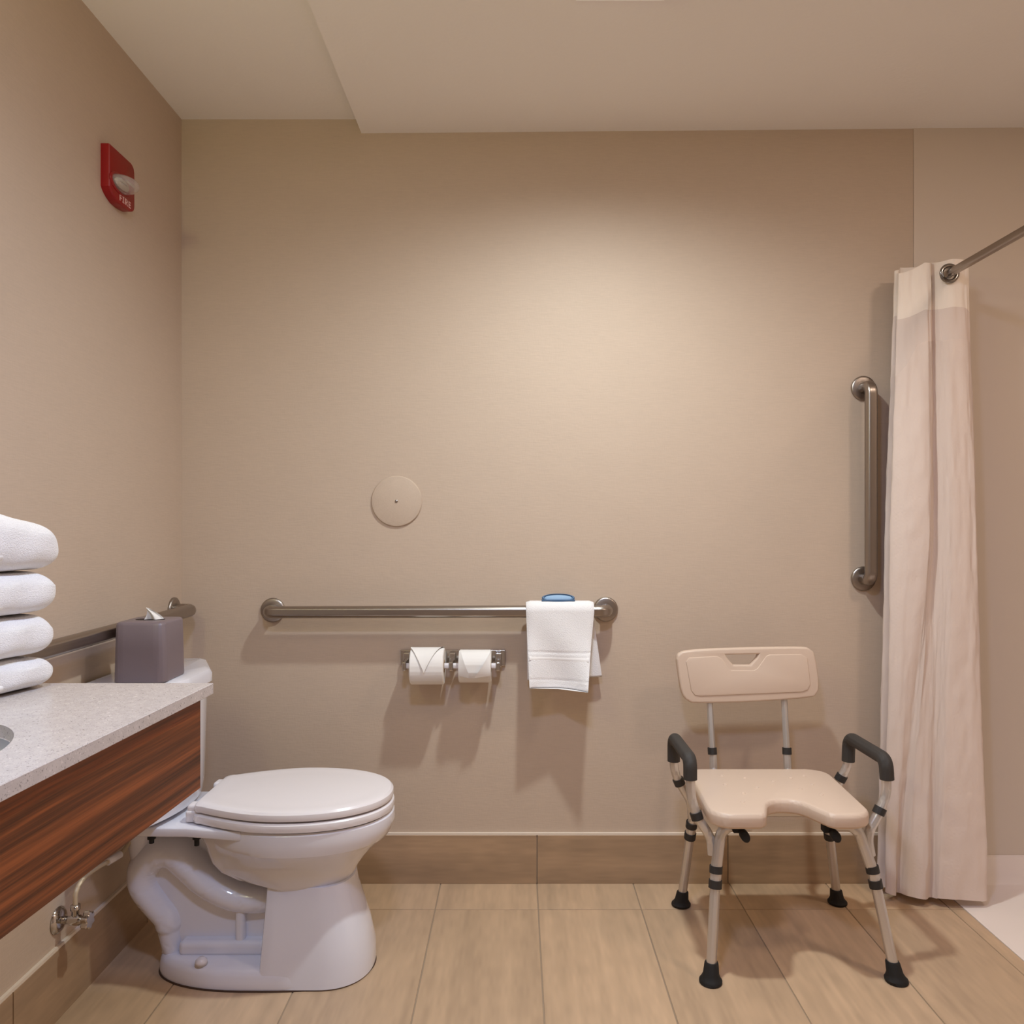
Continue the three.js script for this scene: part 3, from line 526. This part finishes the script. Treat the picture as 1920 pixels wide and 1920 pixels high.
// ------------------------------------------------------------------ double toilet paper holder and two rolls
{
  const t = thing('paper_holder', 'chrome double toilet paper holder on the wall under the grab bar', 'paper holder', [-0.206, 0.722, BACK]);
  mesh('wall_plate', rbox(-0.168, 0.168, -0.026, 0.026, 0, 0.009, 0.003), M.chrome, t);
  for (const x of [-0.146, -0.0, 0.146]) mesh('post', [rbox(x - 0.011, x + 0.011, -0.026, 0.020, 0.008, 0.03, 0.004), rbox(x - 0.007, x + 0.007, -0.028, 0.000, 0.028, 0.085, 0.004)], M.chrome, t);
  for (const x of [-0.073, 0.073]) mesh('spindle', [rod([x - 0.067, -0.014, 0.072], [x + 0.067, -0.014, 0.072], 0.0095, 20)], M.seat, t);
  const lab = ['left toilet paper roll with a pointed fold on the double holder', 'right toilet paper roll with a deep pointed fold on the double holder'];
  [[-0.279, 0.0565, 0.104], [-0.131, 0.0505, 0.100]].forEach(([x, R, w], n) => {
    const q = thing('toilet_paper_roll', lab[n], 'paper roll', [x, 0.708, BACK + 0.072], 'toilet paper rolls on the double holder');
    const prof = [[0.02, -w / 2 + 0.001], [R - 0.003, -w / 2], [R, -w / 2 + 0.003], [R, w / 2 - 0.003], [R - 0.003, w / 2], [0.02, w / 2 - 0.001]];
    mesh('paper', toCreasedNormals(lathe(prof, [0, 0, 0], 'x', 64), 0.6), M.paper, q);
    mesh('cardboard_core', lathe([[0.0105, -w / 2], [0.02, -w / 2], [0.02, w / 2], [0.0105, w / 2], [0.0105, -w / 2]], [0, 0, 0], 'x', 40), std(0xa98f70, 0.9), q);
    // loose outer sheet coming over the top and folded to a point in front
    const mk = (half, a1, lift, a0 = -0.35) => { const rows = []; for (let i = 0; i <= 26; i++) { const v = i / 26, row = []; for (let j = 0; j <= 20; j++) { const u = j / 20 * 2 - 1; const end = a0 + (a1 - a0) * (1 - (half ? 0.78 * Math.pow(Math.abs(u + 0.1), 0.9) : 0)); const a = a0 + (end - a0) * v; const rr = R + 0.0012 + lift * Math.pow(v, 2.5); row.push(V3(u * w / 2 * 0.985, Math.cos(a) * rr, Math.sin(a) * rr)); } rows.push(row); } return gridGeo(rows); };
    if (n === 0) mesh('folded_sheet', [mk(true, 1.75, 0.004)], M.paper, q);
    else {
      const side = (s) => { const rows = []; for (let i = 0; i <= 24; i++) { const v = i / 24, a = 0.25 + 1.75 * v, row = []; const inner = s < 0 ? 0.52 - 0.42 * Math.cos(Math.min(1, v * 1.15) * Math.PI / 2) : 0.62 - 0.62 * Math.cos(Math.min(1, v * 1.05) * Math.PI / 2); const wid = inner; for (let j = 0; j <= 10; j++) { const u = s < 0 ? -1 + wid * 1.25 * j / 10 : 1 - wid * 1.55 * j / 10; const rr = R + 0.0012 + 0.011 * (j / 10) * Math.min(1, v * 2); row.push(V3(u * w / 2 * 0.985, Math.cos(a) * rr, Math.sin(a) * rr)); } rows.push(row); } return gridGeo(rows); };
      mesh('folded_sheet', [side(-1), side(1)], M.paper, q);
    }
  });
}
// ------------------------------------------------------------------ round cover plate on the wall
{
  const t = thing('cover_plate', 'round wall cover plate painted like the wall, with centre screw', 'cover plate', [-0.3865, 1.223, BACK]);
  mesh('plate', toCreasedNormals(lathe([[0, 0], [0.081, 0], [0.0815, 0.003], [0.079, 0.0065], [0.072, 0.008], [0, 0.0085]], [0, 0, 0], 'z', 64), 0.6), M.wall, t);
  mesh('screw', lathe([[0, 0.008], [0.005, 0.008], [0.0045, 0.0105], [0, 0.0112]], [0, 0, 0], 'z', 16), M.steel, t);
}

// ------------------------------------------------------------------ fire alarm strobe on the left wall
const font = await new FontLoader().loadAsync('fonts/droid/droid_sans_bold.typeface.json');
{
  const t = thing('fire_alarm', 'red fire alarm with clear strobe lens high on the left wall', 'fire alarm', [LEFT, 2.078, -2.122]);
  const w = 0.064, h = 0.056, s = new THREE.Shape();   // drawn as seen from the room: x right, y up
  s.moveTo(-w, h); s.lineTo(w - 0.022, h); s.quadraticCurveTo(w, h, w, h - 0.024); s.lineTo(w, -h + 0.004); s.quadraticCurveTo(w, -h - 0.010, w - 0.014, -h - 0.014); s.quadraticCurveTo(0.015, -h - 0.022, -0.02, -h - 0.018); s.quadraticCurveTo(-w + 0.012, -h - 0.010, -w, -h + 0.006); s.closePath();
  const g = new THREE.ExtrudeGeometry(s, { depth: 0.019, bevelEnabled: true, bevelSize: 0.003, bevelThickness: 0.005, bevelSegments: 3, curveSegments: 12 }).rotateY(Math.PI / 2);
  mesh('housing', metreUV(toCreasedNormals(g, 0.5)), M.red, t);
  // lens bulge, wide ellipse on the front
  const lz = 0.014, ly = -0.026;
  mesh('lens_bezel', metreUV(new THREE.TorusGeometry(0.030, 0.004, 12, 48).scale(1.62, 0.78, 1).rotateY(Math.PI / 2).translate(0.024, ly, lz)), M.red, t);
  mesh('strobe_lens', metreUV(new THREE.SphereGeometry(1, 40, 24).scale(0.045, 0.0215, 0.046).translate(0.026, ly, lz)), M.lens, t);
  mesh('reflector', [metreUV(new THREE.SphereGeometry(1, 24, 12, 0, Math.PI).rotateY(Math.PI / 2).scale(0.014, 0.015, 0.036).translate(0.026, ly, lz)), rod([0.05, ly + 0.002, lz - 0.02], [0.05, ly + 0.002, lz + 0.02], 0.003, 10)], M.chrome, t);
  const tg = new TextGeometry('FIRE', { font, size: 0.0165, depth: 0.0006, curveSegments: 6 }); tg.computeBoundingBox(); const bw = tg.boundingBox.max.x;
  tg.translate(-bw / 2, 0, 0).scale(1.35, 1.05, 1).rotateY(Math.PI / 2).translate(0.0236, -0.068, lz - 0.026);
  mesh('lettering', tg, M.redText, t);
}

// ================================================================== SHOWER CHAIR
{
  const OX = 0.70, OZ = -2.2;
  const t = thing('shower_chair', 'white plastic shower chair with padded arms and height-adjustable aluminium legs', 'shower chair', [OX, 0, OZ]);
  const L = (x, y, d) => [x - OX, y, -d - OZ];            // room metres -> chair
  // seat
  const s = new THREE.Shape(), I = 0.011;
  const q = (x, d) => [x - OX, d + OZ];                   // plan: x, distance from the camera side (front small)
  const mv = (m, ...a) => s[m](...a.flatMap(([x, d]) => q(x, d)));
  mv('moveTo', [0.538, 1.975 + I]); mv('lineTo', [0.600, 1.975 + I]); mv('quadraticCurveTo', [0.612, 1.977 + I], [0.616, 1.990 + I]);
  mv('lineTo', [0.632 - 0.004, 2.035]); mv('bezierCurveTo', [0.640, 2.075], [0.662, 2.092], [0.695, 2.093]); mv('bezierCurveTo', [0.735, 2.092], [0.752, 2.07], [0.764, 2.035]);
  mv('lineTo', [0.781, 1.990 + I]); mv('quadraticCurveTo', [0.786, 1.975 + I], [0.800, 1.975 + I]);
  mv('lineTo', [0.835, 1.975 + I]); mv('quadraticCurveTo', [0.879, 1.978 + I], [0.881, 2.03]); mv('lineTo', [0.893, 2.28]); mv('quadraticCurveTo', [0.896, 2.335 - I], [0.845, 2.345 - I]);
  mv('lineTo', [0.545, 2.345 - I]); mv('quadraticCurveTo', [0.497 + I, 2.335], [0.493 + I, 2.29]); mv('lineTo', [0.484 + I, 2.035]); mv('quadraticCurveTo', [0.484 + I, 1.98 + I], [0.538, 1.975 + I]);
  const sg = new THREE.ExtrudeGeometry(s, { depth: 0.014, bevelEnabled: true, bevelSize: I, bevelThickness: 0.0125, bevelSegments: 5, curveSegments: 14 }).rotateX(-Math.PI / 2).translate(0, 0.392 + 0.0125, 0);
  mesh('seat', metreUV(toCreasedNormals(sg, 0.5)), M.plastic, t);
  const rim = mergeGeometries([clean(new THREE.TorusGeometry(0.0048, 0.0016, 8, 18).rotateX(Math.PI / 2)), clean(new THREE.CylinderGeometry(0.0035, 0.0035, 0.0008, 14))]);
  for (const [x, d] of [[0.575, 2.20], [0.605, 2.13], [0.585, 2.065], [0.645, 2.255], [0.655, 2.175], [0.715, 2.225], [0.775, 2.255], [0.77, 2.165], [0.815, 2.20], [0.81, 2.12], [0.585, 2.275], [0.82, 2.275]]) mesh('drain_hole', rim.clone().translate(x - OX, 0.4308, -d - OZ), M.plastic, t);
  // backrest, leaning back slightly, with a hand hole and a raised panel
  const bs = new THREE.Shape(); const B = [[-0.209, 0.725], [-0.206, 0.752], [-0.165, 0.7625], [-0.037, 0.7685], [0.150, 0.7715], [0.188, 0.765], [0.200, 0.742], [0.208, 0.675], [0.203, 0.642], [0.170, 0.6295], [-0.005, 0.6175], [-0.145, 0.6145], [-0.178, 0.619], [-0.197, 0.645]];
  const closed = new THREE.SplineCurve([...B, B[0]].map((p) => new THREE.Vector2(...p))).getPoints(90); bs.setFromPoints(closed);
  const hh = new THREE.Path(); [[-0.074, 0.7625], [-0.068, 0.746], [-0.047, 0.7215], [0.010, 0.7215], [0.033, 0.746], [0.040, 0.7645], [0.036, 0.7655], [-0.070, 0.7635]].slice(0, 6).forEach(([x, y], i) => i ? hh.lineTo(x, y - 0.004) : hh.moveTo(x, y - 0.004)); hh.closePath(); bs.holes.push(hh);
  const bg = (g) => g.rotateX(-0.06).translate(0, 0.0, 0);
  const zb = -2.405 - OZ + 0.042;
  mesh('backrest', metreUV(toCreasedNormals(new THREE.ExtrudeGeometry(bs, { depth: 0.012, bevelEnabled: true, bevelSize: 0.006, bevelThickness: 0.008, bevelSegments: 5 }).rotateX(-0.06).translate(0, 0, zb - 0.024), 0.5)), M.plastic, t);
  const ps = new THREE.Shape(); const PP = [[-0.186, 0.7335], [-0.178, 0.744], [-0.096, 0.7485], [-0.082, 0.742], [-0.054, 0.706], [0.018, 0.706], [0.030, 0.713], [0.057, 0.750], [0.066, 0.7535], [0.160, 0.7545], [0.177, 0.744], [0.184, 0.668], [0.176, 0.652], [0.160, 0.6465], [-0.145, 0.634], [-0.162, 0.637], [-0.172, 0.650]]; PP.forEach((p, i) => i ? ps.lineTo(...p) : ps.moveTo(...p)); ps.closePath();
  mesh('raised_panel', metreUV(toCreasedNormals(new THREE.ExtrudeGeometry(ps, { depth: 0.001, bevelEnabled: true, bevelSize: 0.003, bevelThickness: 0.0035, bevelSegments: 3 }).rotateX(-0.06).translate(0, 0, zb + 0.0005 - 0.006), 0.5)), M.plastic, t);
  // back posts
  for (const [xt, xb] of [[0.585, 0.589], [0.8135, 0.8115]]) {
    const p = mesh('back_post', pipe([L(xt, 0.66, 2.432), L(xb, 0.41, 2.385), L(xb, 0.372, 2.35), L(xb, 0.372, 2.26)], 0.0095, 0.04, 16), M.aluminium, t);
    mesh('collar', band(L((xt + xb) / 2, 0.477, 2.3975), L(xb, 0.41, 2.385), 0.0135, 0.02), M.collar, p);
    mesh('post_sleeve', rod(L(xb, 0.46, 2.3945), L(xb, 0.40, 2.384), 0.0115), M.aluminium, p);
  }
  // seat frame: two cross tubes and two side tubes
  mesh('seat_frame', [pipe([L(0.525, 0.378, 2.135), L(0.885, 0.378, 2.135)], 0.0115, 0.02), pipe([L(0.53, 0.374, 2.29), L(0.89, 0.374, 2.29)], 0.0125, 0.02), pipe([L(0.595, 0.381, 2.03), L(0.595, 0.381, 2.30)], 0.0105, 0.02), pipe([L(0.81, 0.381, 2.03), L(0.81, 0.381, 2.30)], 0.0105, 0.02)], M.aluminium, t);
  // black clamp knobs under the seat front
  for (const x of [0.565, 0.795]) mesh('knob', [rbox(x - OX - 0.016, x - OX + 0.012, 0.366, 0.392, -2.045 - OZ, -2.02 - OZ, 0.004), lathe([[0, -0.012], [0.010, -0.012], [0.0135, -0.007], [0.0135, 0.006], [0.010, 0.011], [0, 0.012]], [0, 0, 0], 'z', 20).scale(0.85, 1.25, 1).rotateZ(0.5).translate(x - OX + 0.010, 0.364, -2.012 - OZ)], M.rubber, t);
  // legs: [bend top, knee, collar point, floor]
  const legs = [
    [[0.60, 0.377, 2.045], [0.525, 0.377, 2.045], [0.508, 0.262, 2.035], [0.4855, 0, 1.998]],
    [[0.81, 0.377, 2.045], [0.872, 0.377, 2.045], [0.9105, 0.262, 2.035], [0.956, 0, 2.003]],
    [[0.60, 0.374, 2.29], [0.530, 0.374, 2.29], [0.5075, 0.268, 2.32], [0.4935, 0, 2.400]],
    [[0.81, 0.374, 2.29], [0.880, 0.374, 2.29], [0.9145, 0.262, 2.335], [0.9715, 0, 2.412]]];
  for (const [a, b, c, f] of legs) {
    const A = L(...a), Bq = L(...b), Cq = L(...c), F = L(...f);
    const leg = mesh('leg', pipe([A, Bq, Cq, lerp3(Cq, F, 0.10)], 0.0142, 0.045, 20), M.aluminium, t);
    mesh('collar', band(lerp3(Cq, F, -0.06), F, 0.0165, 0.018), M.collar, leg);
    mesh('collar', band(lerp3(Cq, F, 0.07), F, 0.0168, 0.02), M.collar, leg);
    const top = lerp3(Cq, F, 0.08), bot = lerp3(Cq, F, 0.93);
    mesh('leg_extension', rod(top, bot, 0.0130, 20), M.aluminium, leg);
    const dirV = V3(...top).sub(V3(...F)).normalize();
    const fg = new THREE.LatheGeometry([[0, 0], [0.026, 0], [0.0285, 0.003], [0.0285, 0.008], [0.025, 0.012], [0.020, 0.022], [0.0175, 0.046], [0.0155, 0.050], [0, 0.050]].map(([x, y]) => new THREE.Vector2(x, y)), 28);
    // sole flat on the floor, sleeve following the leg
    const P = fg.attributes.position; for (let i = 0; i < P.count; i++) { const y = P.getY(i); P.setX(i, P.getX(i) + dirV.x / dirV.y * y); P.setZ(i, P.getZ(i) + dirV.z / dirV.y * y); }
    fg.computeVertexNormals(); fg.translate(F[0], 0.0, F[2]);
    mesh('rubber_foot', toCreasedNormals(fg, 0.7), M.rubber, leg);
  }
  // armrests: bent tube with a foam grip, plugged into sockets beside the legs
  const arms = [
    { front: [[0.449, 0.49, 2.065], [0.450, 0.445, 2.065], [0.466, 0.392, 2.06], [0.500, 0.345, 2.055], [0.503, 0.300, 2.052]], back: [[0.4495, 0.47, 2.285], [0.450, 0.445, 2.287], [0.468, 0.404, 2.292], [0.503, 0.345, 2.30], [0.506, 0.30, 2.31]], cx: 0.449 },
    { front: [[0.960, 0.49, 2.065], [0.959, 0.450, 2.065], [0.936, 0.405, 2.06], [0.902, 0.352, 2.05], [0.909, 0.300, 2.046]], back: [[0.951, 0.47, 2.285], [0.950, 0.455, 2.287], [0.930, 0.415, 2.292], [0.900, 0.345, 2.30], [0.908, 0.30, 2.31]], cx: 0.957 }];
  for (const { front, back, cx } of arms) {
    const topF = [cx, 0.541, 2.065], topB = [cx - (cx > 0.7 ? 0.004 : 0), 0.539, 2.285];
    const f = front.map((p) => L(...p)), b = back.map((p) => L(...p));
    const arm = mesh('armrest', pipe([f[2], f[1], L(...topF), L(...topB), b[1], b[2]], 0.0122, 0.05, 18), M.aluminium, t);
    mesh('foam_grip', pipe([f[0], L(...topF), L(...topB), b[0]], 0.0178, 0.055, 24), M.foam, arm);
    for (const e of [f, b]) {
      mesh('socket', pipe([e[2], e[3], e[4]], 0.0122, 0.03, 18), M.aluminium, arm);
      mesh('collar', band(lerp3(e[2], e[1], -0.08), e[1], 0.0158, 0.019), M.collar, arm);
    }
  }
}

// ================================================================== SHOWER CURTAIN AND ROD
const RX = 1.300, RY = 1.905;
{
  const t = thing('curtain_rod', 'straight chrome shower curtain rod running from the back wall towards the camera', 'curtain rod', [RX, RY, BACK]);
  mesh('rod', rod([0, 0, 0.003], [0, 0, 2.2], 0.0125, 24), M.steel, t);
  mesh('flange', lathe([[0, 0.003], [0.038, 0.003], [0.036, 0.009], [0.02, 0.016], [0.0135, 0.022], [0, 0.022]], [0, 0, 0], 'z'), M.steel, t);
  mesh('ceiling_hanger', [rod([0, 0, 2.15], [0, 0.516, 2.15], 0.008), lathe([[0, 0], [0.03, 0], [0.03, 0.006], [0, 0.006]].reverse(), [0, 0.510, 2.15])], M.steel, t);
  const c = thing('shower_curtain', 'cream fabric shower curtain bunched at the wall end of the rod', 'curtain', [RX, 0, BACK]);
  // plan control points of the pleats at three heights (x from rod, z from wall); the first are nearest the wall
  const top = [[-0.06, 0.012], [0.045, 0.022], [0.062, 0.034], [0.0, 0.042], [-0.112, 0.05], [-0.118, 0.060], [-0.05, 0.066], [0.055, 0.072], [0.066, 0.082], [0, 0.088], [-0.118, 0.098], [-0.130, 0.108], [-0.095, 0.122], [-0.055, 0.134], [-0.040, 0.128], [-0.030, 0.112], [-0.022, 0.128], [0.0, 0.150], [0.045, 0.152], [0.064, 0.146], [0.068, 0.134]];
  const mid = [[-0.08, 0.012], [0.06, 0.022], [0.08, 0.034], [0.0, 0.044], [-0.14, 0.054], [-0.150, 0.066], [-0.06, 0.072], [0.07, 0.078], [0.083, 0.09], [0, 0.096], [-0.145, 0.106], [-0.160, 0.118], [-0.120, 0.150], [-0.062, 0.158], [-0.046, 0.146], [-0.030, 0.128], [-0.014, 0.146], [0.01, 0.160], [0.06, 0.160], [0.085, 0.152], [0.089, 0.138]];
  const bot = [[-0.12, 0.040], [0.08, 0.044], [0.10, 0.050], [0.0, 0.056], [-0.17, 0.062], [-0.180, 0.078], [-0.08, 0.082], [0.10, 0.086], [0.112, 0.10], [0, 0.104], [-0.155, 0.112], [-0.178, 0.124], [-0.154, 0.136], [-0.140, 0.122], [-0.124, 0.150], [-0.075, 0.168], [-0.050, 0.150], [-0.036, 0.166], [0.04, 0.178], [0.108, 0.168], [0.116, 0.148]];
  const mk3 = (A) => new THREE.CatmullRomCurve3(A.map(([x, z]) => V3(x, 0, z)), false, 'centripetal');
  const curves = [mk3(top), mk3(mid), mk3(bot)];
  const NU = 260, pl = curves.map((cv) => { const a = []; for (let i = 0; i <= NU; i++) a.push(cv.getPoint(i / NU)); return a; });
  const TOP = 1.950, BOT = 0.026;
  const drop = (u) => 0.012 * (1 - Math.min(1, u * 1.2)) + 0.0 + (u > 0.5 && u < 0.64 ? 0.028 * Math.sin((u - 0.5) / 0.14 * Math.PI) : 0) + (u > 0.86 ? 0.02 * (u - 0.86) / 0.14 : 0) + 0.012 * Math.sin(u * 40) * 0.25;
  const surf = (u, v) => {      // v: 0 top, 1 bottom
    const i = Math.round(u * NU), a = pl[0][i], b = pl[1][i], d = pl[2][i];
    let p; if (v < 0.42) { const k = v / 0.42, e = k * k * (3 - 2 * k) * 0.4 + k * 0.6; p = a.clone().lerp(b, e); } else { const k = (v - 0.42) / 0.58, e = k * k * (3 - 2 * k) * 0.5 + k * 0.5; p = b.clone().lerp(d, e); }
    const w = 0.0042 * (vnoise(u * 46, v * 9, 97, 89, 91) - 0.5) + 0.0026 * (vnoise(u * 90, v * 34, 97, 89, 92) - 0.5) + 0.0016 * (vnoise(u * 40, v * 60, 97, 89, 93) - 0.5);
    const hemk = v > 0.93 ? (v - 0.93) / 0.07 : 0;
    return V3(p.x + w * (0.25 + v * 0.5), TOP - drop(u) * (1 - v) - v * (TOP - BOT) + hemk * 0.004 * Math.sin(u * 38), p.z + w + hemk * 0.004 * Math.sin(u * 45 + 1));
  };
  const patch = (v0, v1, n, vt = () => 0) => { const rows = []; for (let i = 0; i <= n; i++) { const row = []; for (let j = 0; j <= NU; j++) { const u = j / NU; const a = v0 + (v0 > 0.01 && v0 < 0.5 ? vt(u, v0) : 0), b = v1 + (v1 < 0.5 ? vt(u, v1) : 0); row.push(surf(u, a + (b - a) * i / n)); } rows.push(row); } const g = gridGeo(rows); const uv = g.attributes.uv, P = g.attributes.position; for (let k = 0; k < P.count; k++) { const j = k % (NU + 1); uv.setXY(k, j / NU * 1.6, P.getY(k)); } return g; };
  const ramp = (u, v) => v > 0.1 && v < 0.3 ? (u > 0.46 && u < 0.62 ? 0.045 * Math.sin((u - 0.46) / 0.16 * Math.PI) : u <= 0.46 ? 0.03 : 0) : 0;
  mesh('header_band', patch(0, 0.075, 10), M.header, c);
  mesh('sheer_window', patch(0.075, 0.125, 8, ramp), M.sheer, c);
  mesh('fabric', patch(0.125, 1, 140, ramp), M.curtain, c);
  for (const z of [0.03, 0.075, 0.158]) mesh('ring', [metreUV(new THREE.TorusGeometry(0.024, 0.006, 12, 36).scale(1, 1, 0.8).translate(0, RY, z))], M.darkChrome, c);
}

renderer.render(scene, camera);
